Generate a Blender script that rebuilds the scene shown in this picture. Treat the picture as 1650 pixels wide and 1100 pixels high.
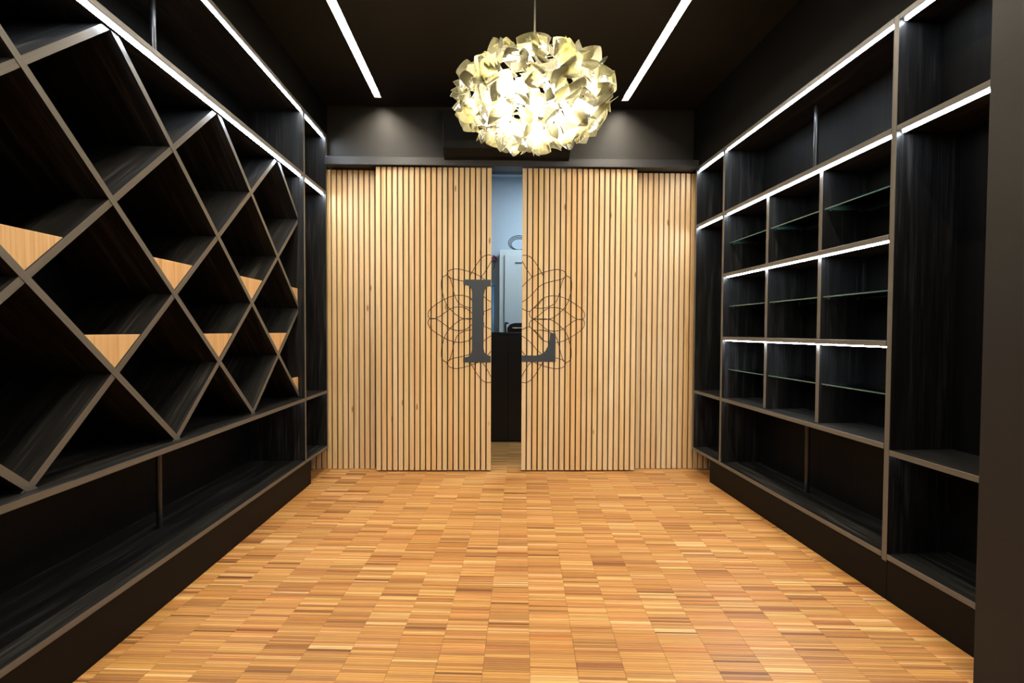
import bpy, math, random
from mathutils import Matrix, Vector, Euler
random.seed(7)
for o in list(bpy.data.objects):
    bpy.data.objects.remove(o, do_unlink=True)
S = bpy.context.scene
COL = S.collection

# ------------------------------------------------------------------ camera
FPX, HC = 728.607, 1.14                      # focal length in pixels of the 1650 px frame, eye height
YAW, PITCH, ROLL = 0.0170, -0.0232, 0.0045
cam_d = bpy.data.cameras.new('camera'); cam = bpy.data.objects.new('camera', cam_d); COL.objects.link(cam)
cam_d.sensor_fit = 'HORIZONTAL'; cam_d.sensor_width = 36.0; cam_d.lens = FPX*36.0/1650.0
cam_d.clip_start = 0.02; cam_d.clip_end = 60
_F = Vector((math.sin(YAW)*math.cos(PITCH), math.cos(YAW)*math.cos(PITCH), math.sin(PITCH)))
_r = Vector((math.cos(YAW), -math.sin(YAW), 0)); _u = _r.cross(_F)
_rr = _r*math.cos(ROLL)+_u*math.sin(ROLL); _uu = -_r*math.sin(ROLL)+_u*math.cos(ROLL)
cm = Matrix((_rr, _uu, -_F)).transposed().to_4x4(); cm.translation = (0, 0, HC)
cam.matrix_world = cm
S.camera = cam

# ------------------------------------------------------------------ world, exposure
w = bpy.data.worlds.new('world'); S.world = w; w.use_nodes = True
w.node_tree.nodes['Background'].inputs[0].default_value = (0.5, 0.55, 0.6, 1)
w.node_tree.nodes['Background'].inputs[1].default_value = 0.02
vs = S.view_settings
vs.view_transform = 'Standard'; vs.look = 'None'; vs.exposure = 0.0; vs.gamma = 1.0; vs.use_curve_mapping = False
CEIL_LED = 138.0          # ceiling profile lamps
SHELF_LED = 95.0         # LED strips under the shelf boards
BULB = 160.0              # bulbs in the pendant
BACK_FILL = 46.0          # unseen lamp added to light the room behind the doors

# ------------------------------------------------------------------ materials
def newmat(name):
    m = bpy.data.materials.new(name); m.use_nodes = True
    nt = m.node_tree; nt.nodes.clear()
    out = nt.nodes.new('ShaderNodeOutputMaterial')
    return m, nt, out
def N(nt, t, **kw):
    n = nt.nodes.new('ShaderNode'+t)
    for k, v in kw.items():
        if k.startswith('i_'):
            n.inputs[k[2:].replace('_', ' ')].default_value = v
        else: setattr(n, k, v)
    return n
def ramp(nt, stops, interp='LINEAR'):
    n = nt.nodes.new('ShaderNodeValToRGB'); n.color_ramp.interpolation = interp
    e = n.color_ramp.elements
    while len(e) < len(stops): e.new(0.5)
    for k, (p, c) in enumerate(stops): e[k].position = p; e[k].color = (*c, 1) if len(c) == 3 else c
    return n
def plain(name, col, rough=0.5, metal=0.0, bump=0.0, bscale=40, spec=0.5, var=0.0):
    m, nt, out = newmat(name)
    b = N(nt, 'BsdfPrincipled'); L = nt.links.new
    b.inputs['Base Color'].default_value = (*col, 1); b.inputs['Roughness'].default_value = rough
    b.inputs['Metallic'].default_value = metal; b.inputs['Specular IOR Level'].default_value = spec
    tc = N(nt, 'TexCoord'); nz = N(nt, 'TexNoise'); nz.inputs['Scale'].default_value = bscale; nz.inputs['Detail'].default_value = 4
    L(tc.outputs['Object'], nz.inputs['Vector'])
    if var:
        r = ramp(nt, [(0.3, tuple(c*(1-var) for c in col)), (0.7, tuple(c*(1+var) for c in col))])
        L(nz.outputs['Fac'], r.inputs[0]); L(r.outputs[0], b.inputs['Base Color'])
    if bump:
        bp = N(nt, 'Bump'); bp.inputs['Strength'].default_value = bump; bp.inputs['Distance'].default_value = 0.002
        L(nz.outputs['Fac'], bp.inputs['Height']); L(bp.outputs[0], b.inputs['Normal'])
    L(b.outputs[0], out.inputs[0]); return m
def emit(name, col, strength):
    m, nt, out = newmat(name); e = N(nt, 'Emission'); e.inputs[0].default_value = (*col, 1); e.inputs[1].default_value = strength
    nt.links.new(e.outputs[0], out.inputs[0]); return m
def grain(name, stops, axis, fine, coarse, rough, bump, knots=False, tint=None, spec=0.5, attr=None):
    """wood with the grain along a local axis; every object shifted by its own random value"""
    m, nt, out = newmat(name); L = nt.links.new
    tc = N(nt, 'TexCoord'); oi = N(nt, 'ObjectInfo')
    ad = N(nt, 'VectorMath', operation='MULTIPLY_ADD')
    L(oi.outputs['Random'], ad.inputs[0]); ad.inputs[1].default_value = (37, 53, 71); L(tc.outputs['Object'], ad.inputs[2])
    def stretched(sc, along):
        mp = N(nt, 'Mapping'); s = [sc]*3; s[axis] = along; mp.inputs['Scale'].default_value = s
        L(ad.outputs[0], mp.inputs['Vector']); return mp
    n1 = N(nt, 'TexNoise'); n1.inputs['Scale'].default_value = 1; n1.inputs['Detail'].default_value = 5; n1.inputs['Roughness'].default_value = 0.65
    L(stretched(fine, fine*0.018).outputs[0], n1.inputs['Vector'])
    n2 = N(nt, 'TexNoise'); n2.inputs['Scale'].default_value = 1; n2.inputs['Detail'].default_value = 2; n2.inputs['Distortion'].default_value = 0.6
    L(stretched(coarse, coarse*0.06).outputs[0], n2.inputs['Vector'])
    mx = N(nt, 'Math', operation='MULTIPLY_ADD'); L(n1.outputs['Fac'], mx.inputs[0]); mx.inputs[1].default_value = 0.6
    m2 = N(nt, 'Math', operation='MULTIPLY'); L(n2.outputs['Fac'], m2.inputs[0]); m2.inputs[1].default_value = 0.4
    L(m2.outputs[0], mx.inputs[2])
    r = ramp(nt, stops); L(mx.outputs[0], r.inputs[0]); col = r.outputs[0]
    b = N(nt, 'BsdfPrincipled'); b.inputs['Roughness'].default_value = rough; b.inputs['Specular IOR Level'].default_value = spec
    if tint:
        tr = ramp(nt, tint); L(oi.outputs['Random'], tr.inputs[0])
        mm = N(nt, 'MixRGB', blend_type='MULTIPLY'); mm.inputs[0].default_value = 1
        L(col, mm.inputs[1]); L(tr.outputs[0], mm.inputs[2]); col = mm.outputs[0]
    if attr:
        at = N(nt, 'Attribute'); at.attribute_name = attr
        mm = N(nt, 'MixRGB', blend_type='MULTIPLY'); mm.inputs[0].default_value = 1
        L(col, mm.inputs[1]); L(at.outputs['Color'], mm.inputs[2]); col = mm.outputs[0]
    if knots:
        mp = stretched(9, 2.6); vo = N(nt, 'TexVoronoi'); vo.inputs['Scale'].default_value = 1; L(mp.outputs[0], vo.inputs['Vector'])
        kr = ramp(nt, [(0.0, (1, 1, 1)), (0.05, (0.85, 0.85, 0.85)), (0.085, (0, 0, 0))]); L(vo.outputs['Distance'], kr.inputs[0])
        km = N(nt, 'MixRGB', blend_type='MIX'); L(kr.outputs[0], km.inputs[0]); L(col, km.inputs[1]); km.inputs[2].default_value = (0.30, 0.125, 0.04, 1)
        col = km.outputs[0]
    L(col, b.inputs['Base Color'])
    if bump:
        bp = N(nt, 'Bump'); bp.inputs['Strength'].default_value = bump; bp.inputs['Distance'].default_value = 0.001
        L(n1.outputs['Fac'], bp.inputs['Height']); L(bp.outputs[0], b.inputs['Normal'])
    L(b.outputs[0], out.inputs[0]); return m

M = {}
M['veneer'] = grain('black_veneer', [(0.34, (0.003, 0.003, 0.0031)), (0.52, (0.010, 0.0098, 0.0097)), (0.70, (0.052, 0.050, 0.048))], 0, 190, 30, 0.42, 0.5, spec=0.35)
M['lit_veneer'] = grain('black_veneer_lit', [(0.36, (0.0045, 0.0044, 0.0042)), (0.53, (0.0145, 0.0138, 0.013)), (0.70, (0.080, 0.075, 0.069))], 0, 190, 30, 0.42, 0.5, spec=0.3)  # lighter copy of the black veneer, light on lattice and shelves put into colour
M['back'] = grain('black_back_panel', [(0.32, (0.002, 0.002, 0.002)), (0.52, (0.0038, 0.0036, 0.0035)), (0.72, (0.007, 0.0067, 0.0065))], 0, 190, 30, 0.55, 0.3, spec=0.1)
M['edge'] = grain('board_edge', [(0.3, (0.085, 0.077, 0.064)), (0.6, (0.130, 0.119, 0.100)), (0.75, (0.17, 0.156, 0.132))], 0, 120, 25, 0.36, 0.2, spec=0.55)
M['plinth'] = plain('plinth_black', (0.0048, 0.0042, 0.0038), 0.55, bump=0.05, spec=0.12)
M['slat'] = grain('larch_slat', [(0.30, (0.55, 0.345, 0.15)), (0.5, (0.73, 0.525, 0.285)), (0.7, (0.82, 0.65, 0.41))], 2, 130, 22, 0.5, 0.15, knots=True,
                  tint=[(0, (1.0, 0.97, 0.92)), (0.35, (0.94, 0.86, 0.76)), (0.6, (1, 1, 1)), (0.8, (0.98, 0.84, 0.66)), (1, (0.96, 0.97, 0.84))])
M['pine'] = grain('pine_panel', [(0.30, (0.50, 0.26, 0.10)), (0.48, (0.72, 0.44, 0.20)), (0.7, (0.82, 0.57, 0.31))], 2, 120, 26, 0.5, 0.1,
                  tint=[(0, (1, 0.95, 0.9)), (1, (0.95, 1, 1))])
M['parquet'] = grain('parquet_strip', [(0.28, (0.62, 0.59, 0.56)), (0.5, (0.83, 0.82, 0.81)), (0.72, (1.0, 1.0, 0.98))], 0, 160, 30, 0.40, 0.08, attr='tint', spec=0.4)
M['subfloor'] = plain('subfloor', (0.10, 0.045, 0.018), 0.8)
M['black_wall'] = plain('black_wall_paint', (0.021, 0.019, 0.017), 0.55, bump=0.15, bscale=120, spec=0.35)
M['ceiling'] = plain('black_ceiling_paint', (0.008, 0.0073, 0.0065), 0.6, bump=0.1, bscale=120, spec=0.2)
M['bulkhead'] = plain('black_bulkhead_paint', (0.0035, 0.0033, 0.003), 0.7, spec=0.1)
M['pillar'] = plain('dark_pillar_paint', (0.0185, 0.0168, 0.0155), 0.55, bump=0.15, bscale=25, spec=0.25, var=0.05)
M['rail'] = plain('black_steel_rail', (0.022, 0.021, 0.021), 0.4, metal=0.0)
M['backing'] = plain('dark_backing_board', (0.022, 0.014, 0.009), 0.8)
M['logo'] = plain('anthracite_sheet_metal', (0.050, 0.058, 0.068), 0.45, metal=0.3, spec=0.5)
M['wire'] = plain('dark_brown_line', (0.035, 0.016, 0.009), 0.6)
M['ac'] = plain('black_ac_plastic', (0.006, 0.006, 0.006), 0.5, spec=0.15)
M['steel'] = plain('chrome_pin', (0.75, 0.76, 0.78), 0.18, metal=1)
M['pole'] = plain('black_tube', (0.012, 0.012, 0.013), 0.28, spec=0.6)
M['cool_wall'] = plain('pale_blue_wall', (0.46, 0.54, 0.60), 0.7, bump=0.05)
M['white_lacquer'] = plain('white_lacquer', (0.60, 0.66, 0.66), 0.4)
M['grey_gap'] = plain('grey_gap', (0.12, 0.14, 0.15), 0.6)
M['black_lacquer'] = plain('black_lacquer', (0.010, 0.010, 0.011), 0.4)
M['black_plastic'] = plain('black_plastic', (0.012, 0.013, 0.016), 0.3)
M['blue_metal'] = plain('blue_tube', (0.05, 0.16, 0.28), 0.4)
M['petal_pink'] = plain('mauve_fabric', (0.28, 0.10, 0.16), 0.7)
M['leaf'] = plain('dark_leaf', (0.03, 0.04, 0.05), 0.6)
M['profile'] = plain('grey_profile', (0.22, 0.21, 0.20), 0.6)
M['cord'] = plain('pale_cord', (0.75, 0.72, 0.64), 0.4)
M['alu'] = plain('aluminium', (0.6, 0.6, 0.6), 0.35, metal=1)
M['led_cool'] = emit('led_cool_white', (0.80, 0.89, 1.0), SHELF_LED)
M['led_high'] = emit('led_cool_white_bright', (0.80, 0.89, 1.0), SHELF_LED*1.5)
M['led_low'] = emit('led_cool_white_dim', (0.86, 0.92, 1.0), SHELF_LED*0.1)
M['led_warm'] = emit('led_neutral_white', (1.0, 0.89, 0.72), CEIL_LED)
M['bulb'] = emit('warm_bulb', (1.0, 0.86, 0.66), BULB)
M['back_fill'] = emit('cool_fill_panel', (0.70, 0.86, 1.0), BACK_FILL)

def glassmat(name, tint, gloss_rough=0.02, transl=None):
    m, nt, out = newmat(name); L = nt.links.new
    tr = N(nt, 'BsdfTransparent'); tr.inputs[0].default_value = (*tint, 1)
    gl = N(nt, 'BsdfGlossy'); gl.inputs['Roughness'].default_value = gloss_rough
    fr = N(nt, 'Fresnel'); fr.inputs[0].default_value = 1.5
    a = tr.outputs[0]
    if transl:
        tl = N(nt, 'BsdfTranslucent'); tl.inputs[0].default_value = (*transl[1], 1)
        df = N(nt, 'BsdfDiffuse'); df.inputs[0].default_value = (*transl[1], 1)
        m0 = N(nt, 'MixShader'); m0.inputs[0].default_value = 0.15; L(tl.outputs[0], m0.inputs[1]); L(df.outputs[0], m0.inputs[2])
        m1 = N(nt, 'MixShader'); m1.inputs[0].default_value = transl[0]; L(a, m1.inputs[1]); L(m0.outputs[0], m1.inputs[2]); a = m1.outputs[0]
    mx = N(nt, 'MixShader'); L(fr.outputs[0], mx.inputs[0]); L(a, mx.inputs[1]); L(gl.outputs[0], mx.inputs[2])
    L(mx.outputs[0], out.inputs[0]); return m
M['glass'] = glassmat('clear_glass', (0.90, 0.95, 0.93))
M['glass_edge'] = plain('green_glass_edge', (0.075, 0.14, 0.125), 0.12, spec=0.8)
M['petal'] = glassmat('translucent_petal', (0.96, 0.95, 0.80), 0.06, (0.22, (0.97, 0.95, 0.76)))
M['petal_rim'] = plain('petal_rim', (0.85, 0.82, 0.62), 0.2, spec=0.7)

# ------------------------------------------------------------------ helpers
def meshdata(name, V, F, mats, fm=None, smooth=False):
    me = bpy.data.meshes.new(name); me.from_pydata([tuple(v) for v in V], [], F)
    for m in mats: me.materials.append(M[m])
    if fm: me.polygons.foreach_set('material_index', fm)
    if smooth: me.polygons.foreach_set('use_smooth', [True]*len(me.polygons))
    me.update(); return me
def link(name, me, parent=None, mat=None):
    o = bpy.data.objects.new(name, me); COL.objects.link(o)
    if parent is not None: o.parent = parent
    if mat is not None: o.matrix_basis = mat
    return o
def tag(o, label=None, cat=None, group=None, kind=None):
    if label: o['label'] = label
    if cat: o['category'] = cat
    if group: o['group'] = group
    if kind: o['kind'] = kind
    return o
def empty(name, loc, rz=0, **kw):
    o = bpy.data.objects.new(name, None); COL.objects.link(o); o.location = loc; o.rotation_euler = (0, 0, rz); o.empty_display_size = 0.1
    bpy.context.view_layer.update()
    return tag(o, **kw)
BOXF = [(0, 3, 2, 1), (4, 5, 6, 7), (0, 1, 5, 4), (1, 2, 6, 5), (2, 3, 7, 6), (3, 0, 4, 7)]
def boxverts(x0, x1, y0, y1, z0, z1):
    return [(x0, y0, z0), (x1, y0, z0), (x1, y1, z0), (x0, y1, z0), (x0, y0, z1), (x1, y0, z1), (x1, y1, z1), (x0, y1, z1)]
def bevel(o, wd=0.0015, seg=1):
    b = o.modifiers.new('bevel', 'BEVEL'); b.width = wd; b.segments = seg; b.limit_method = 'ANGLE'; return o
class MB:
    """collects boxes, prisms and tubes of one mesh"""
    def __init__(s): s.V = []; s.F = []; s.fm = []
    def add(s, V, F, m=0):
        n = len(s.V); s.V += [tuple(v) for v in V]; s.F += [tuple(i+n for i in f) for f in F]; s.fm += [m]*len(F); return s
    def box(s, x0, x1, y0, y1, z0, z1, m=0): return s.add(boxverts(x0, x1, y0, y1, z0, z1), BOXF, m)
    def prism(s, poly, a0, a1, axis='y', m=0):
        """poly in the two other axes, counter-clockwise or not, extruded from a0 to a1"""
        n = len(poly)
        def p(u, v, a): return {'y': (u, a, v), 'x': (a, u, v), 'z': (u, v, a)}[axis]
        V = [p(u, v, a0) for u, v in poly]+[p(u, v, a1) for u, v in poly]
        area = sum(poly[i][0]*poly[(i+1) % n][1]-poly[(i+1) % n][0]*poly[i][1] for i in range(n))
        flip = (area > 0) != (axis in ('y',))
        F = [tuple(range(n)), tuple(range(2*n-1, n-1, -1))]+[((i+1) % n, i, n+i, n+(i+1) % n) for i in range(n)]
        if flip: F = [tuple(reversed(f)) for f in F]
        return s.add(V, F, m)
    def tube(s, pts, r, seg=10, m=0, cap=True):
        pts = [Vector(p) for p in pts]; rings = []; n = len(s.V); up = None
        for i, p in enumerate(pts):
            t = (pts[min(i+1, len(pts)-1)]-pts[max(i-1, 0)]).normalized()
            a = t.orthogonal().normalized() if up is None else (up-t*up.dot(t)).normalized()
            up = a; b = t.cross(a); rr = r[i] if isinstance(r, (list, tuple)) else r
            for k in range(seg):
                q = 2*math.pi*k/seg; s.V.append(tuple(p+a*rr*math.cos(q)+b*rr*math.sin(q)))
        for i in range(len(pts)-1):
            for k in range(seg):
                s.F.append((n+i*seg+k, n+i*seg+(k+1) % seg, n+(i+1)*seg+(k+1) % seg, n+(i+1)*seg+k)); s.fm.append(m)
        if cap:
            s.F.append(tuple(n+k for k in range(seg-1, -1, -1))); s.fm.append(m)
            e = n+(len(pts)-1)*seg; s.F.append(tuple(e+k for k in range(seg))); s.fm.append(m)
        return s
    def lathe(s, prof, cx=0, cy=0, seg=20, m=0):
        n = len(s.V)
        for r, z in prof:
            for k in range(seg):
                q = 2*math.pi*k/seg; s.V.append((cx+r*math.cos(q), cy+r*math.sin(q), z))
        for i in range(len(prof)-1):
            for k in range(seg):
                s.F.append((n+i*seg+k, n+i*seg+(k+1) % seg, n+(i+1)*seg+(k+1) % seg, n+(i+1)*seg+k)); s.fm.append(m)
        return s
    def build(s, name, mats, parent=None, mat=None, smooth=False):
        return link(name, meshdata(name, s.V, s.F, mats if isinstance(mats, (list, tuple)) else [mats], s.fm, smooth), parent, mat)
def catmull(P, n=8, closed=False):
    out = []; k = len(P)
    for i in range(k if closed else k-1):
        g = (lambda j: P[j % k]) if closed else (lambda j: P[min(max(j, 0), k-1)])
        p0, p1, p2, p3 = (Vector(g(i+d)) for d in (-1, 0, 1, 2))
        for t in range(n):
            t /= n
            out.append(0.5*((2*p1)+(p2-p0)*t+(2*p0-5*p1+4*p2-p3)*t*t+(3*p1-p0-3*p2+p3)*t**3))
    if not closed: out.append(Vector(P[-1]))
    return out

# ------------------------------------------------------------------ the two shelf walls: frames
ZC = 2.96
YB = 3.74                                         # plaster face of the back wall
SIDE = {-1: (-1.4332, -0.0234, 0.40), 1: (1.5504, -0.0472, 0.30)}    # front plane at y = 3.6, skew, depth
def frame(s):
    X, t, D = SIDE[s]; ph = -math.atan(t)
    return Matrix.Translation((X, 3.6, 0)) @ Matrix.Rotation(ph, 4, 'Z') @ Matrix.Translation((0, -3.6, 0)), ph

# ------------------------------------------------------------------ setting
FX0, FX1, FY0, FY1 = -1.62, 1.95, -1.6, 5.42
TH = 0.042                                         # the parquet runs slightly askew to the back wall
floor = tag(MB().box(-2.3, 2.6, FY0, FY1, -0.06, -0.006).build('floor', 'subfloor'), 'warm brown mosaic parquet floor of narrow strips', kind='structure')
ca, sa = math.cos(TH), math.sin(TH)
PCOL, PCH, PHASE = 0.1590, 0.0098, 0.028           # strip length, strip pitch, where a joint line crosses
GAP = 0.0002
def jit(c, rg):
    a, b = rg.gauss(0, 0.05), rg.gauss(0, 0.09)
    return (c[0]*(1+0.4*a), c[1]*(1-a), c[2]*(1-a+b))
def tone(walk):
    v = min(max(walk, 0), 1)
    pal = [(0.0, (0.20, 0.075, 0.026)), (0.25, (0.37, 0.155, 0.050)), (0.55, (0.53, 0.245, 0.070)), (0.8, (0.65, 0.335, 0.105)), (1.0, (0.78, 0.48, 0.20))]
    for (p0, c0), (p1, c1) in zip(pal, pal[1:]):
        if v <= p1:
            k = (v-p0)/(p1-p0); return tuple(a+(b-a)*k for a, b in zip(c0, c1))
    return pal[-1][1]
def stripverts(L, W, z):                            # local x along the strip, slightly eased top edges
    e = 0.0003
    return [(-L/2, -W/2, -0.006), (L/2, -W/2, -0.006), (L/2, W/2, -0.006), (-L/2, W/2, -0.006),
            (-L/2+e, -W/2+e, z), (L/2-e, -W/2+e, z), (L/2-e, W/2-e, z), (-L/2+e, W/2-e, z)]
STRIPF = [(4, 5, 6, 7), (0, 1, 5, 4), (1, 2, 6, 5), (2, 3, 7, 6), (3, 0, 4, 7)]
strips = []
rng = random.Random(3)
for c in range(-14, 16):
    y = FY0-0.5+rng.random()*0.01; walk = 0.6; left = 0
    while y < FY1+0.4:
        if left <= 0:
            left = rng.choice([1, 1, 1, 2, 2, 3, 4]); base = min(max(rng.gauss(0.60, 0.12), 0.1), 0.97)
            if rng.random() < 0.03: base = rng.uniform(0.1, 0.3)
        left -= 1
        v = base+rng.gauss(0, 0.14); wd = PCH*rng.uniform(0.75, 1.3)
        if rng.random() < 0.09: v += rng.choice([-0.35, 0.3]); wd *= 0.7
        u = PHASE+(c+0.5)*PCOL
        yc = y+wd/2; X, Y = u*ca+yc*sa, -u*sa+yc*ca
        if FX0 < X < FX1 and FY0+0.01 < Y < FY1-0.01: strips.append((X, Y, v, rng.uniform(-0.00015, 0.00015), wd))
        y += wd
def vis(s): return -1.47 < s[0]-(0.0) < 1.55 and s[1] > 1.405
near = sorted([s for s in strips if vis(s)], key=lambda s: s[1])[:300]; nearset = set(near)
smesh = []
for k in range(20):
    me = meshdata('parquet_strip', stripverts(PCOL-GAP*1.5, PCH-GAP, 0.0), STRIPF, ['parquet'])
    tc_ = jit(tone(k/19), rng); at = me.attributes.new('tint', 'FLOAT_COLOR', 'POINT'); at.data.foreach_set('color', [x for _ in range(8) for x in (*tc_, 1)])
    smesh.append(me)
for X, Y, v, dz, wd in near:
    link('parquet_strip', smesh[int(min(max(v, 0), 1)*19)], floor, Matrix.Translation((X, Y, dz)) @ Matrix.Rotation(-TH, 4, 'Z') @ Matrix.Diagonal((1, (wd-GAP)/(PCH-GAP), 1, 1)))
V = []; F = []; C = []
for s in strips:
    if s in nearset: continue
    X, Y, v, dz, wd = s; n = len(V); col = (*jit(tone(v), rng), 1)
    for a, b, z in stripverts(PCOL-GAP*1.5, wd-GAP, dz):
        V.append((X+a*ca+b*sa, Y-a*sa+b*ca, z)); C += col
    F += [tuple(n+i for i in f) for f in STRIPF]
me = meshdata('parquet_field', V, F, ['parquet']); at = me.attributes.new('tint', 'FLOAT_COLOR', 'POINT'); at.data.foreach_set('color', C)
tag(link('parquet_field', me, floor), kind='stuff')

# the room's shell
SLOTS = ((-0.996, 0.0314), (0.943, 0.0467))        # x at the far end, change of x per metre towards the camera
SL_F, SL_N, SL_W, SL_H = 3.60, -1.0, 0.0275, 0.029  # far and near end, half width, depth of the recess
def slot_x(k, y): return SLOTS[k][0]-SLOTS[k][1]*(y-SL_F)*(1 if k else 1)
cmb = MB().box(-2.4, 2.7, FY0-0.1, SL_N, ZC, ZC+0.1).box(-2.4, 2.7, SL_F, YB+0.08, ZC, ZC+0.1)
cut = [(-2.4, -2.4)]
for k in (0, 1): cut += [(slot_x(k, SL_N)-SL_W, slot_x(k, SL_F)-SL_W), (slot_x(k, SL_N)+SL_W, slot_x(k, SL_F)+SL_W)]
cut.append((2.7, 2.7))
for k in (0, 2, 4):
    a, b = cut[k], cut[k+1]; cmb.prism([(a[0], SL_N), (b[0], SL_N), (b[1], SL_F), (a[1], SL_F)], ZC, ZC+0.1, 'z')
tag(cmb.build('ceiling', 'ceiling'), 'matt black ceiling with two long light slots', kind='structure')
ML, PHL = frame(-1); MR, PHR = frame(1)
tag(MB().box(-0.52, -0.415, FY0-0.08, 3.9, -0.01, ZC).build('wall_left', 'black_wall', None, ML), 'black painted wall behind the diamond shelving', kind='structure')
tag(MB().box(0.312, 0.42, FY0-0.08, 3.9, -0.01, ZC).build('wall_right', 'black_wall', None, MR), 'black painted wall behind the glass display shelving', kind='structure')
tag(MB().box(-2.2, 2.6, FY0-0.1, FY0, -0.01, ZC).build('wall_front', 'black_wall'), 'black painted wall facing the slatted doors', kind='structure')
OPX0, OPX1 = -0.55, 0.60                           # doorway behind the sliding doors
wb = MB().box(-2.2, OPX0, YB, YB+0.08, 0.0, ZC).box(OPX1, 2.4, YB, YB+0.08, 0.0, ZC).box(OPX0, OPX1, YB, YB+0.08, 2.45, ZC)
wall_back = tag(wb.build('wall_back', 'black_wall'), 'black back wall with slatted timber at both sides of the doorway', kind='structure')
tag(MB().box(1.528, 2.3, 0.55, 1.418, 0.0, ZC).build('wall_return', 'pillar'), 'dark brown-grey wall end beside the tall open bay', kind='structure')
# bulkheads over the shelves
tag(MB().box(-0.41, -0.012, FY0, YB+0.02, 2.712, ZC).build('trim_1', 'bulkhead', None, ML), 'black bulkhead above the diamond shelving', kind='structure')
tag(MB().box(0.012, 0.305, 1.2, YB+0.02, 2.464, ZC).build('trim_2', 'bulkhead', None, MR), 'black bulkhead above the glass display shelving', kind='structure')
rail = MB().box(-1.412, 1.540, 3.605, 3.735, 2.447, 2.497).box(-1.412, 1.540, 3.598, 3.605, 2.44, 2.503)
tag(bevel(rail.build('trim_3', 'rail'), 0.002), 'black steel cover of the sliding door track', kind='structure')

# slats --------------------------------------------------------------
PITCH_S, SLW = 0.0443, 0.0340
def slatmesh(h, name='slat', wd=SLW, d=0.020, e=0.0022):
    prof = [(-wd/2+e, -d), (wd/2-e, -d), (wd/2, -d+e), (wd/2, 0), (-wd/2, 0), (-wd/2, -d+e)]
    return MB().prism(prof, 0, h, 'z')
def slats(parent, x0, n, yface, z0, h, skip=None):
    mb = slatmesh(h); me = meshdata('slat', mb.V, mb.F, ['slat'])
    for k in range(n):
        link('slat', me, parent, Matrix.Translation((x0+SLW/2+k*PITCH_S, yface+0.020+random.uniform(-0.0004, 0.0004), z0)))
YS = 3.715
mbb = MB().box(-1.62, OPX0, YS+0.0205, YB-0.001, 0.0, 2.44).box(OPX1, 1.82, YS+0.0205, YB-0.001, 0.0, 2.44)
mbb.build('backing_board', 'backing', wall_back)
nl = 23; slats(wall_back, -1.0535-15*PITCH_S+0.003, nl, YS, 0.003, 2.434)
nr = 24; slats(wall_back, 1.0905-8*PITCH_S, nr, YS, 0.003, 2.434)

# sliding doors with the split emblem --------------------------------
PXM = 3.64/FPX                                      # metres per photo pixel on the door face
def emblem_curves():
    """lines of the rosette on the upper half; u from the door's meeting edge, v up from the middle, in photo pixels"""
    R = lambda pts: [((x-50)/5.0, (577-y)/5.0) for x, y in pts]
    return [
        R([(145, 575), (118, 560), (109, 535), (117, 512), (145, 485), (205, 420), (250, 396), (305, 388), (370, 398), (430, 425), (500, 468), (540, 503), (556, 535), (553, 560), (540, 575), (500, 577), (455, 553), (410, 520), (365, 492), (305, 482), (250, 495), (200, 535), (145, 575)]),
        R([(50, 318), (100, 265), (160, 225), (240, 195), (320, 178), (370, 184), (398, 203), (402, 226), (370, 253), (310, 268), (230, 290), (180, 322), (130, 378), (90, 415), (50, 442)]),
        R([(402, 226), (430, 238), (447, 268), (448, 330), (430, 410), (408, 463), (370, 510), (330, 545), (280, 573), (215, 580), (145, 573)]),
        R([(402, 226), (378, 262), (360, 320), (348, 375), (322, 438), (280, 470), (220, 488), (145, 489), (115, 512), (90, 512), (50, 492)]),
        R([(50, 68), (80, 65), (120, 82), (160, 130), (200, 195), (226, 240)]),
        R([(50, 112), (75, 160), (100, 200), (132, 243)]),
        R([(145, 489), (190, 450), (226, 400)]),
    ]
def L_left():
    q = [(370, 303), (557, 303), (557, 343), (530, 352), (514, 374), (508, 405), (508, 765), (513, 795), (530, 814), (557, 822), (557, 865), (370, 865), (370, 833), (400, 829), (422, 810), (429, 780), (429, 395), (424, 365), (405, 345), (370, 337)]
    return [((559-x)/4.231, (569-y)/4.231) for x, y in q]
def L_right():
    q = [(50, 870), (165, 870), (205, 861), (238, 836), (262, 792), (274, 740), (278, 690), (322, 690), (322, 920), (50, 920)]
    return [((x-50)/5.0, (577-y)/5.0) for x, y in q]
ZMID = 1.2365
def sliding_door(name, sgn, xin, label):
    """sgn -1: left door, its meeting edge at xin on its right"""
    W = 21*PITCH_S-(PITCH_S-SLW)
    x0 = xin-W if sgn < 0 else xin
    d = empty(name, (x0+W/2, 3.67, 0.0), label=label, kind='structure')
    o = Vector((x0+W/2, 3.67, 0.0))
    T = Matrix.Translation(-o)
    MB().box(x0+0.001, x0+W-0.001, 3.6602, 3.684, 0.014, 2.439).build('backing_board', 'backing', d, T)
    mb = slatmesh(2.426); me = meshdata('door_slat', mb.V, mb.F, ['slat'])
    for k in range(21):
        link('slat', me, d, T @ Matrix.Translation((x0+SLW/2+k*PITCH_S, 3.66+random.uniform(-0.0004, 0.0004), 0.013)))
    poly = L_left() if sgn < 0 else L_right()
    pl = [(xin+sgn*u*PXM, ZMID+v*PXM) for u, v in poly]
    bevel(MB().prism(pl, 3.6355, 3.6398, 'y').build('letter', 'logo', d, T), 0.0006)
    for o2 in d.children:
        if o2.name.startswith('letter'): o2['label'] = 'dark grey metal half of a large serif letter L'
    for half in (1, -1):
        for c in emblem_curves():
            pts = catmull([(xin+sgn*u*PXM, 3.6395, ZMID+half*v*PXM) for u, v in c], 6)
            MB().tube(pts, 0.0028, 5).build('emblem_line', 'wire', d, T, smooth=True)
    return d
sliding_door('door_1', -1, -0.1065, 'slatted timber sliding door with the tall stem of the grey letter L')
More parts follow.
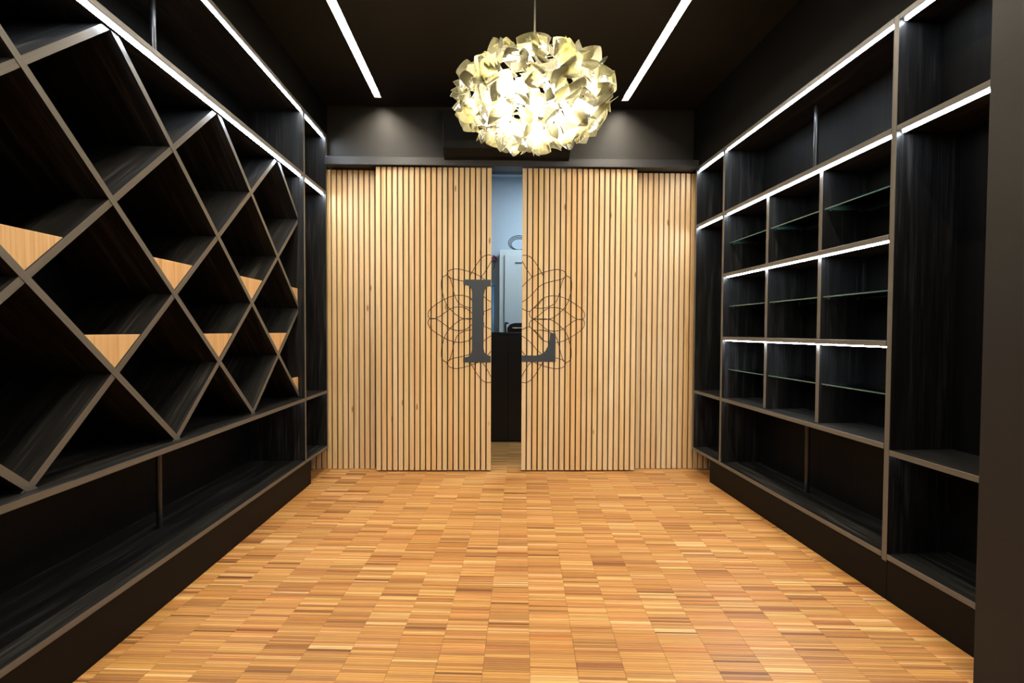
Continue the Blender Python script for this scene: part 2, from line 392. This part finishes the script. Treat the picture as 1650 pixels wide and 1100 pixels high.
sliding_door('door_2', 1, 0.1415, 'slatted timber sliding door with the curled foot of the grey letter L')

# ------------------------------------------------------------------ shelf furniture
T = 0.024
_cache = {}
def board(parent, origin, s, name, axis, c, L, D, th=T, lean=None, mats=('veneer', 'edge')):
    """c = (depth of the front edge, y, z) in the frame of that side; axis 'y' lying, 'z' upright, 'd' not used"""
    key = (round(L, 4), round(D, 4), round(th, 4), mats)
    if key not in _cache:
        V = boxverts(-L/2, L/2, -D/2, D/2, -th/2, th/2)
        _cache[key] = meshdata('board', V, BOXF, list(mats), [0, 0, 0, 0, 1 if len(mats) > 1 else 0, 0])
    front = Vector((-s, 0, 0)); ln = Vector((0, 1, 0)) if axis == 'y' else Vector((0, 0, 1))
    m = Matrix((ln, front, ln.cross(front))).transposed().to_4x4()
    m.translation = Vector((s*(c[0]+D/2), c[1]-origin, c[2]))
    return bevel(link(name, _cache[key], parent, m), 0.0012)
def unit(s, ymid, label, name='shelving_unit', cat='shelving', **kw):
    Mx, ph = frame(s)
    e = empty(name, (Mx @ Vector((s*0.15, ymid, 0))), ph, label=label, cat=cat, **kw)
    return e
class U:
    """one shelving unit; y0..y1 outer, its parts given in the frame of its side"""
    def __init__(s, side, y0, y1, label): 
        s.s = side; s.y0 = y0; s.y1 = y1; s.ym = (y0+y1)/2; s.e = unit(side, s.ym, label); s.D = SIDE[side][2]-0.002
        s.T = Matrix.Translation((-side*0.15, 0, 0))
    def _fix(s, o): o.matrix_basis = s.T @ o.matrix_basis; return o
    def lying(s, ztop, y0, y1, name='shelf', d0=0.0, D=None, led=True, lsb=0.020):
        D = D or s.D-0.012-d0
        o = s._fix(board(s.e, s.ym, s.s, name, 'y', (d0, (y0+y1)/2, ztop-T/2), y1-y0, D, mats=('lit_veneer', 'edge')))
        if led:
            mb = MB(); z1 = ztop-T-0.0002
            xa, xb = sorted((s.s*(lsb), s.s*(lsb+0.010)))
            mb.box(xa, xb, y0-s.ym+0.004, y1-s.ym-0.004, z1-(0.002 if led == 'low' else 0.0055), z1)
            mb.fm = [0, 1, 1, 0 if s.s < 0 else 1, 1, 1 if s.s < 0 else 0]   # light leaves below and towards the room
            l = mb.build('led_strip', [{'low': 'led_low', 'high': 'led_high'}.get(led, 'led_cool'), 'profile'], s.e, s.T.copy()); l['label'] = 'cool white LED strip under the shelf'
        return o
    def upright(s, ya, z0, z1, name='side_panel', d0=0.0, th=T):
        return s._fix(board(s.e, s.ym, s.s, name, 'z', (d0, ya, (z0+z1)/2), z1-z0, s.D-0.012-d0, th))
    def back(s, y0, y1, z0, z1, dep=None):
        dep = dep if dep is not None else s.D-0.012
        xa, xb = sorted((s.s*dep, s.s*(dep+0.012)))
        mb = MB().box(z0, z1, y0-s.ym, y1-s.ym, xa, xb)       # local x is the grain axis: turned upright below
        m = Matrix(((0, 0, 1, 0), (0, 1, 0, 0), (1, 0, 0, 0), (0, 0, 0, 1)))
        mb.F = [tuple(reversed(f)) for f in mb.F]
        return s._fix(mb.build('back_panel', 'back', s.e, m))
    def plinth(s, y0, y1, z1, d0=0.004):
        xa, xb = sorted((s.s*d0, s.s*(s.D-0.03)))
        return s._fix(bevel(MB().box(xa, xb, y0-s.ym, y1-s.ym, 0.0, z1).build('plinth', 'plinth', s.e), 0.0015))
    def pole(s, y, d, z0, z1):
        return s._fix(MB().lathe([(0, z0), (0.0125, z0), (0.0125, z1), (0, z1)], s.s*d, y-s.ym, 16).build('support_pole', 'pole', s.e, Matrix.Identity(4), smooth=False))

# ---- left: the diamond lattice
ZT, Z2, ZB, ZK = 2.7095, 2.2531, 0.6541, 0.2048
YN, YP, YE = 0.42, 3.25, 3.70                       # near end, panel between the bays, far end
u = U(-1, YN-T, YP+T, 'tall black wall shelving filled with a diamond lattice and pine corner panels')
u.plinth(YN-T, 3.36, ZK-T-0.0005)
u.upright(YN-T/2, ZK-T, ZT); u.upright(YP+T/2, ZK-T, ZT)
u.lying(ZT, YN+0.0003, YP-0.0003, led='high', lsb=0.013); u.lying(Z2, YN+0.0003, YP-0.0003); u.lying(ZB, YN+0.0003, YP-0.0003, led='low'); u.lying(ZK, YN+0.0003, YP-0.0003, led=False)
u.back(YN-T, YP+T, ZK-T, ZT)
u.pole(2.147, 0.225, ZK, ZB-T); u.pole(2.147, 0.225, Z2, ZT-T)
LA, LY0, LZ0, LD = 0.3157, 1.372, 2.2406, 0.042     # half diagonal, first column, top row, set-back
def clip(poly, f):
    out = []
    for i in range(len(poly)):
        a, b = poly[i], poly[(i+1) % len(poly)]; fa, fb = f(a), f(b)
        if fa >= 0: out.append(a)
        if (fa >= 0) != (fb >= 0):
            k = fa/(fa-fb); out.append((a[0]+(b[0]-a[0])*k, a[1]+(b[1]-a[1])*k))
    return out
ZLO, ZHI, YLO, YHI = ZB+0.0003, Z2-T-0.0003, YN+0.0003, YP-0.0003
def cliprect(poly, zhi=ZHI):
    for f in (lambda p: p[0]-YLO, lambda p: YHI-p[0], lambda p: p[1]-ZLO, lambda p: zhi-p[1]): 
        if poly: poly = clip(poly, f)
    return poly
def lattice(kind, const):
    # rows i = (LZ0 - z)/LA, columns j = (y - LY0)/LA ; falling: i - j = const, rising: i + j = const
    sg = 1 if kind == 'falling' else -1
    dirv = Vector((1, -sg)).normalized(); nrm = Vector((dirv.y, -dirv.x))
    # a point of the line
    p = Vector((LY0+(-const if sg > 0 else const)*LA, LZ0))
    q = [p-dirv*8+nrm*T/2, p+dirv*8+nrm*T/2, p+dirv*8-nrm*T/2, p-dirv*8-nrm*T/2]
    poly = cliprect([tuple(v) for v in q], ZHI-0.006)
    if len(poly) < 3: return
    cy = sum(v[0] for v in poly)/len(poly); cz = sum(v[1] for v in poly)/len(poly)
    d0 = LD+(0.0 if kind == 'falling' else 0.0015); D = 0.335
    loc = []
    for (y, z) in poly:
        r = Vector((y-cy, z-cz)); loc.append((r.dot(dirv), r.dot(nrm)))
    mb = MB().prism(loc, -D/2, D/2, 'y')            # local x along the board, local y depth, local z across
    fm = []
    for f in mb.F:
        ys = [mb.V[i][1] for i in f]; fm.append(1 if min(ys) > D/2-1e-6 else 0)
    mb.fm = fm
    # local x -> (0,dirv), y -> front, z -> (0,nrm)
    ex = Vector((0, dirv.x, dirv.y)); ez = Vector((0, nrm.x, nrm.y)); ey = Vector((1, 0, 0))
    m = Matrix((ex, ey, ez)).transposed().to_4x4(); m.translation = Vector((-(d0+D/2), cy-u.ym, cz))
    if m.determinant() < 0: mb.F = [tuple(reversed(f)) for f in mb.F]
    u._fix(mb.build('lattice_board', ['lit_veneer', 'edge'], u.e, m))
for k in range(-9, 14, 2):
    lattice('falling', k); lattice('rising', k)
def corner(i, j):
    yc, zc = LY0+j*LA, LZ0-i*LA; za = zc+T*0.7072+0.0006; zt = zc+0.452*LA
    poly = cliprect([(yc, za), (yc+(zt-za), zt), (yc-(zt-za), zt)])
    if len(poly) < 3: return
    cy = sum(p[0] for p in poly)/len(poly); cz = sum(p[1] for p in poly)/len(poly)
    mb = MB().prism([(p[0]-cy, p[1]-cz) for p in poly], -0.006, 0.006, 'x')
    m = Matrix.Translation((-(LD+0.006+0.005), cy-u.ym, cz))
    o = u._fix(bevel(mb.build('corner_panel', 'pine', u.e, m), 0.0006)); o['label'] = 'pale pine triangle closing the foot of a diamond'
for i, j in ((3, 0), (3, 2), (3, 4), (3, 6), (4, 1), (4, 3), (4, 5), (5, 6), (4, -1), (3, -2)): corner(i, j)

u = U(-1, YP+T+0.0006, YE, 'narrow black open bay between the diamond lattice and the slatted wall')
ya = YP+T+0.0006
u.upright(YE-T/2, ZK-T, ZT)
for z, l in ((ZT, True), (Z2, True), (ZB, 'low'), (ZK, False)): u.lying(z, ya, YE-T-0.0003, led=l)
u.back(ya, YE, ZK-T, ZT)

# ---- right: the display with glass shelves
RT, R2, R3, R4, R5, RK = 2.4615, 2.0026, 1.5576, 1.1054, 0.6651, 0.1978
YA, YBB = 3.226, 1.876                               # near faces of the two uprights
y0m, y1m = YBB+T, YA                                 # inside of the main unit
u = U(1, YBB, YA+T, 'black display shelving with nine glass shelves and white light strips')
u.plinth(YBB, 3.385, RK-T-0.0005, 0.003)
u.upright(YA+T/2, RK-T, RT); u.upright(YBB+T/2, RK-T-0.01, RT)
for z, l in ((RT, 'high'), (R2, True), (R3, True), (R4, True), (R5, 'low'), (RK, False)): u.lying(z, y0m+0.0003, y1m-0.0003, led=l, lsb=0.013 if l == 'high' else 0.020)
u.back(YBB, YA+T, RK-T, RT)
Y1d, Y2d = 2.793-T/2, 2.351-T/2
for yd in (Y1d, Y2d):
    for za, zb in ((R5, R4), (R4, R3), (R3, R2)): u.upright(yd, za+0.0003, zb-T-0.0003, 'divider', 0.034)
u.pole(2.60, 0.185, RK, R5-T); u.pole(2.58, 0.185, R2, RT-T)
bays = [(y0m, Y2d-T/2), (Y2d+T/2, Y1d-T/2), (Y1d+T/2, y1m)]
for (a, b) in bays:
    for zg in (1.780, 1.327, 0.874):
        L = b-a-0.003; ym = (a+b)/2
        mb = MB().add(boxverts(0.046, 0.272, -L/2, L/2, zg-0.006, zg), BOXF); mb.fm = [0, 0, 1, 1, 1, 1]
        g = u._fix(mb.build('glass_shelf', ['glass', 'glass_edge'], u.e, Matrix.Translation((0, ym-u.ym, 0))))
        g['label'] = 'clear glass shelf with green edges on chrome pins'
        for d in (0.075, 0.235):
            for sd in (-1, 1):
                yy = sd*(L/2+0.001); p = MB().tube([(d, yy, zg-0.0105), (d, yy-sd*0.013, zg-0.0105)], 0.0042, 10)
                p.tube([(d, yy-sd*0.006, zg-0.0105), (d, yy-sd*0.009, zg-0.0105)], 0.0058, 10)
                p.build('shelf_pin', 'steel', g, Matrix.Identity(4))

u = U(1, YA+T+0.0006, 3.69, 'narrow black open bay between the glass display shelving and the slatted wall')
ya = YA+T+0.0006; yb = 3.675
u.upright(yb-T/2, RK-T, RT)
for z, l in ((RT, True), (R2, True), (R5, 'low'), (RK, False)): u.lying(z, ya, yb-T-0.0003, led=l)
u.back(ya, yb, RK-T, RT)

u = U(1, 1.425, YBB-0.0006, 'deep black open bay with one low shelf beside the dark wall end')
ya, yb = 1.425, YBB-0.0006
u.plinth(ya, yb, RK-T-0.0005, 0.003)
u.upright(ya+T/2, RK-T, RT, d0=0.10)
for z, l in ((RT, True), (R2, True), (0.643, 'low'), (RK, False)): u.lying(z, ya+T+0.0003, yb, led=l)
u.back(ya, yb, RK-T, R2-T/2)
u.back(ya+T, yb, R2+0.0005, RT-T-0.0005, 0.19)

# ------------------------------------------------------------------ ceiling lamps
def ceiling_lamp(k, label):
    ym = (SL_F+SL_N)/2; xm = slot_x(k, ym); e = empty('ceiling_light', (xm, ym, ZC), label=label, cat='ceiling light')
    def bar(h0, h1, z0, z1, yn=SL_N+0.001, yf=SL_F-0.001):
        q = [(slot_x(k, yn)+h0-xm, yn-ym), (slot_x(k, yn)+h1-xm, yn-ym), (slot_x(k, yf)+h1-xm, yf-ym), (slot_x(k, yf)+h0-xm, yf-ym)]
        return MB().prism(q, z0, z1, 'z')
    w = SL_W-0.0006
    hs = bar(-w, w, SL_H+0.004, SL_H+0.012)
    for m in (bar(-w, -w+0.0015, 0.0, SL_H+0.004), bar(w-0.0015, w, 0.0, SL_H+0.004)): hs.add(m.V, m.F)
    hs.build('profile', 'profile', e)
    bar(-w+0.0016, w-0.0016, SL_H, SL_H+0.0039, SL_N+0.004, SL_F-0.004).build('diffuser', 'led_warm', e)
    return e
ceiling_lamp(0, 'long white light slot in the ceiling along the diamond shelving')
ceiling_lamp(1, 'long white light slot in the ceiling along the glass display shelving')

# ------------------------------------------------------------------ pendant of petals
PX, PY, PZ = 0.136, 2.14, 2.214
pend = empty('pendant_lamp', (PX, PY, PZ), label='round pendant lamp of many translucent pale petals on a thin cable', cat='pendant lamp')
MB().lathe([(0, ZC-PZ-0.001), (0.055, ZC-PZ-0.001), (0.055, ZC-PZ-0.02), (0.045, ZC-PZ-0.028), (0, ZC-PZ-0.028)], 0, 0, 24).build('ceiling_rose', 'steel', pend, smooth=False)
MB().tube([(0, 0, 0.235), (0, 0, 0.30), (0.001, 0, ZC-PZ-0.02)], [0.0052, 0.0042, 0.0022], 8).build('cable', 'cord', pend, smooth=True)
MB().tube([(0.004, 0, 0.10), (0.006, 0, 0.3), (0.006, 0, ZC-PZ-0.02)], 0.0012, 6).build('steel_wire', 'steel', pend, smooth=True)
MB().lathe([(0, 0.13), (0.018, 0.13), (0.02, 0.10), (0.02, 0.05), (0, 0.05)], 0, 0, 16).build('lamp_holder', 'steel', pend)
for a in range(5):
    q = 2*math.pi*a/5+0.4
    pr = [(0.0, -0.055)]+[(0.042*math.sin(math.pi*k/9), -0.055*math.cos(math.pi*k/9)) for k in range(1, 9)]+[(0.014, 0.06), (0, 0.06)]
    MB().lathe(pr, 0.15*math.cos(q), 0.15*math.sin(q), 16).build('bulb', 'bulb', pend, Matrix.Translation((0, 0, -0.03)), smooth=True)
def petal_mesh(size, bend, seed):
    rg = random.Random(seed); n = 5; V = []; F = []; th = 0.0012
    def pos(i, j):
        a, b = 2*i/(n-1)-1, 2*j/(n-1)-1
        # rounded square
        k = 1-0.13*(abs(a)*abs(b))**2
        x, y = a*size/2*k, b*size/2*k*rg_as
        z = bend*0.9*((a*a-b*b)*0.5)*size+0.12*size*a*b*tw
        return x, y, z
    rg_as = rg.uniform(0.85, 1.1); tw = rg.uniform(-1, 1)
    for sgn in (1, -1):
        for j in range(n):
            for i in range(n):
                x, y, z = pos(i, j); V.append((x, y, z+sgn*th/2))
    fm = []
    for j in range(n-1):
        for i in range(n-1):
            a = j*n+i; F.append((a, a+1, a+n+1, a+n)); fm.append(0)
            b = a+n*n; F.append((b, b+n, b+n+1, b+1)); fm.append(0)
    rim = [i for i in range(n)]+[j*n+n-1 for j in range(1, n)]+[(n-1)*n+i for i in range(n-2, -1, -1)]+[j*n for j in range(n-2, 0, -1)]
    for k in range(len(rim)):
        a, b = rim[k], rim[(k+1) % len(rim)]; F.append((b, a, a+n*n, b+n*n)); fm.append(1)
    return meshdata('petal', V, F, ['petal', 'petal_rim'], fm, False)
pm = [petal_mesh(0.080, random.uniform(-0.12, 0.12), k) for k in range(12)]
NP = 300; rp = random.Random(11)
for k in range(NP):
    z = 1-2*(k+0.5)/NP; ph = k*2.399963+rp.uniform(-0.12, 0.12); r = math.sqrt(1-z*z)
    nrm = Vector((r*math.cos(ph), r*math.sin(ph), z))
    A, B = 0.328, 0.140
    p = Vector((nrm.x*A, nrm.y*A, nrm.z*B)); out = Vector((nrm.x/A, nrm.y/A, nrm.z/B)).normalized()
    tan = out.orthogonal().normalized(); tan = Matrix.Rotation(rp.uniform(0, 6.283), 3, out) @ tan
    tilt = rp.uniform(0.35, 1.35)*(0.75 if z > 0.75 else 1)                    # 0 = lying on the shell, pi/2 = standing on edge
    ax = tan; rot = Matrix.Rotation(tilt, 3, ax)
    zz = rot @ out; xx = ax; yy = zz.cross(xx)
    spin = Matrix.Rotation(rp.choice([0, math.pi/4, rp.uniform(0, 1.5)]), 3, zz)
    xx, yy = spin @ xx, spin @ yy
    m = Matrix((xx, yy, zz)).transposed().to_4x4(); sc = rp.uniform(0.82, 1.15)
    m = m @ Matrix.Scale(sc, 4); m.translation = p+out*(0.024*math.sin(tilt))
    link('petal', pm[k % 12], pend, m)

# ------------------------------------------------------------------ air conditioner over the doors
ac = empty('air_conditioner', (0.013, 3.72, 2.484), label='black wall-mounted air conditioner above the sliding doors', cat='air conditioner')
prof = [(0.018, 0.35), (-0.19, 0.35), (-0.215, 0.335), (-0.222, 0.30), (-0.222, 0.12), (-0.21, 0.06), (-0.17, 0.012), (-0.13, 0.0), (0.018, 0.0)]
bevel(MB().prism(prof, -0.49, 0.49, 'x').build('body', 'ac', ac), 0.004, 2)
bevel(MB().box(-0.485, 0.485, -0.229, -0.2225, 0.115, 0.335).build('front_cover', 'ac', ac), 0.003, 2)
bevel(MB().prism([(-0.226, 0.108), (-0.214, 0.058), (-0.178, 0.016), (-0.172, 0.022), (-0.207, 0.061), (-0.219, 0.108)], -0.46, 0.46, 'x').build('air_flap', 'ac', ac), 0.001)

# ------------------------------------------------------------------ the room behind the doors
tag(MB().box(-1.3, 1.6, FY1-0.02, FY1+0.08, -0.01, ZC).build('wall_far', 'cool_wall'), 'pale blue-grey wall of the room behind the doors', kind='structure')
tag(MB().box(-1.4, -1.3, YB+0.081, FY1+0.08, -0.01, ZC).build('wall_far_left', 'cool_wall'), 'pale side wall of the room behind the doors', kind='structure')
tag(MB().box(1.6, 1.7, YB+0.081, FY1+0.08, -0.01, ZC).build('wall_far_right', 'cool_wall'), 'pale side wall of the room behind the doors', kind='structure')
tag(MB().box(-1.4, 1.7, YB+0.081, FY1+0.08, ZC, ZC+0.1).build('ceiling_far', 'cool_wall'), 'pale ceiling of the room behind the doors', kind='structure')
pl = empty('fill_panel', (0.75, 4.4, ZC), label='unseen cool square panel added to light the room behind the doors', cat='ceiling light')  # out of view, added only to brighten this room
MB().box(-0.3, 0.3, -0.3, 0.3, -0.03, -0.0005).build('frame', 'alu', pl)
MB().box(-0.28, 0.28, -0.28, 0.28, -0.034, -0.0301).build('diffuser', 'back_fill', pl)
for px, py in ((-0.03, 5.0), (0.06, 5.12)):
    b = empty('ceiling_hook', (px, py, ZC), label='small dark ceiling hook '+('nearer the doorway' if py < 5.05 else 'nearer the tall white cabinet'), cat='hook', group='ceiling hooks')
    MB().lathe([(0, -0.0005), (0.016, -0.0005), (0.016, -0.006), (0, -0.006)], 0, 0, 12).build('base_plate', 'steel', b)
    MB().tube(catmull([(0, 0, -0.006), (0, 0, -0.02), (0.012, 0, -0.03), (0.02, 0, -0.02), (0.016, 0, -0.012)], 5), 0.0025, 6).build('hook', 'black_plastic', b)
cab = empty('low_cabinet', (0.05, 4.88, 0), label='black two-door cabinet in the room behind the doors', cat='cabinet')
bevel(MB().box(-0.55, 0.55, -0.24, 0.24, 0.0, 1.10).build('body', 'black_lacquer', cab), 0.002)
bevel(MB().box(-0.56, 0.56, -0.262, 0.245, 1.1002, 1.126).build('worktop', 'black_lacquer', cab), 0.002)
for a, b in ((-0.548, -0.014), (-0.010, 0.548)):
    d = bevel(MB().box(a, b, -0.262, -0.2402, 0.012, 1.096).build('door', 'black_lacquer', cab), 0.002)
tall = empty('tall_cabinet', (0.30, 5.255, 0), label='tall white cabinet standing behind the black cabinet', cat='cabinet')
bevel(MB().box(-0.36, 0.36, -0.11, 0.13, 0.0, 2.06).build('body', 'white_lacquer', tall), 0.003)
for a, b in ((-0.30, 0.02), (0.026, 0.355)):
    d = bevel(MB().box(a, b, -0.128, -0.1102, 0.06, 2.0).build('door', 'white_lacquer', tall), 0.003)
    if a < 0: bevel(MB().box(b-0.20, b-0.11, -0.136, -0.1282, 1.905, 1.918).build('handle', 'grey_gap', d), 0.002)
mach = empty('counter_appliance', (0.145, 4.83, 1.1262), label='small black appliance with a chrome bar on the black cabinet', cat='appliance')
pr = [(-0.115, 0.0), (0.13, 0.0), (0.13, 0.085), (0.06, 0.10), (-0.04, 0.098), (-0.085, 0.085), (-0.115, 0.05)]
bevel(MB().prism(pr, -0.08, 0.08, 'y').build('body', 'black_plastic', mach), 0.006, 3)
MB().tube([(-0.06, -0.083, 0.045), (0.10, -0.083, 0.045)], 0.007, 10).build('bar', 'steel', mach)
MB().tube(catmull([(-0.10, -0.05, 0.09), (-0.125, -0.05, 0.10), (-0.135, -0.05, 0.07), (-0.13, -0.05, 0.0)], 5), 0.009, 8).build('hose', 'black_plastic', mach, smooth=True)
pipe = empty('blue_stand', (-0.135, 5.20, 0), label='upright blue tube beside the tall white cabinet', cat='stand')
MB().tube([(0, 0, 0.012), (0, 0, 1.66)], 0.016, 12).build('tube', 'blue_metal', pipe, smooth=True)
MB().box(-0.028, 0.03, -0.02, 0.02, 1.66, 1.69).build('bracket', 'blue_metal', pipe)
MB().lathe([(0, 0), (0.045, 0), (0.045, 0.012), (0, 0.012)], 0, 0, 20).build('base', 'blue_metal', pipe)
fl = empty('dried_flower', (-0.125, 5.385, 1.93), label='small mauve dried flower hanging on the pale far wall', cat='flower')
for k in range(7):
    q = k*0.9; m = Matrix.Translation((0.02*math.cos(q), -0.02-0.004*(k % 3), 0.05+0.03*math.sin(q))) @ Euler((0.6*math.sin(q), 0.5, q)).to_matrix().to_4x4()
    MB().lathe([(0, -0.004), (0.014, 0.0), (0.022, 0.012), (0.0, 0.006)], 0, 0, 8).build('bloom', 'petal_pink', fl, m)
MB().tube([(0.0, -0.012, 0.05), (0.006, -0.012, 0.0), (-0.004, -0.01, -0.06)], 0.004, 6).build('stem', 'leaf', fl)
cb = empty('cable_coil', (0.165, 5.22, 2.062), label='dark coil of cable lying on top of the tall white cabinet', cat='cable')
for k in range(3):
    R0 = 0.07+0.012*k
    pts = [(R0*1.3*math.cos(a*math.pi/12), 0.02*k-0.03, R0*math.sin(a*math.pi/12)*0.9+R0*0.9+0.006) for a in range(0, 24)]
    MB().tube(pts+[pts[0]], 0.0045, 6, cap=False).build('loop', 'black_plastic', cb, smooth=True)
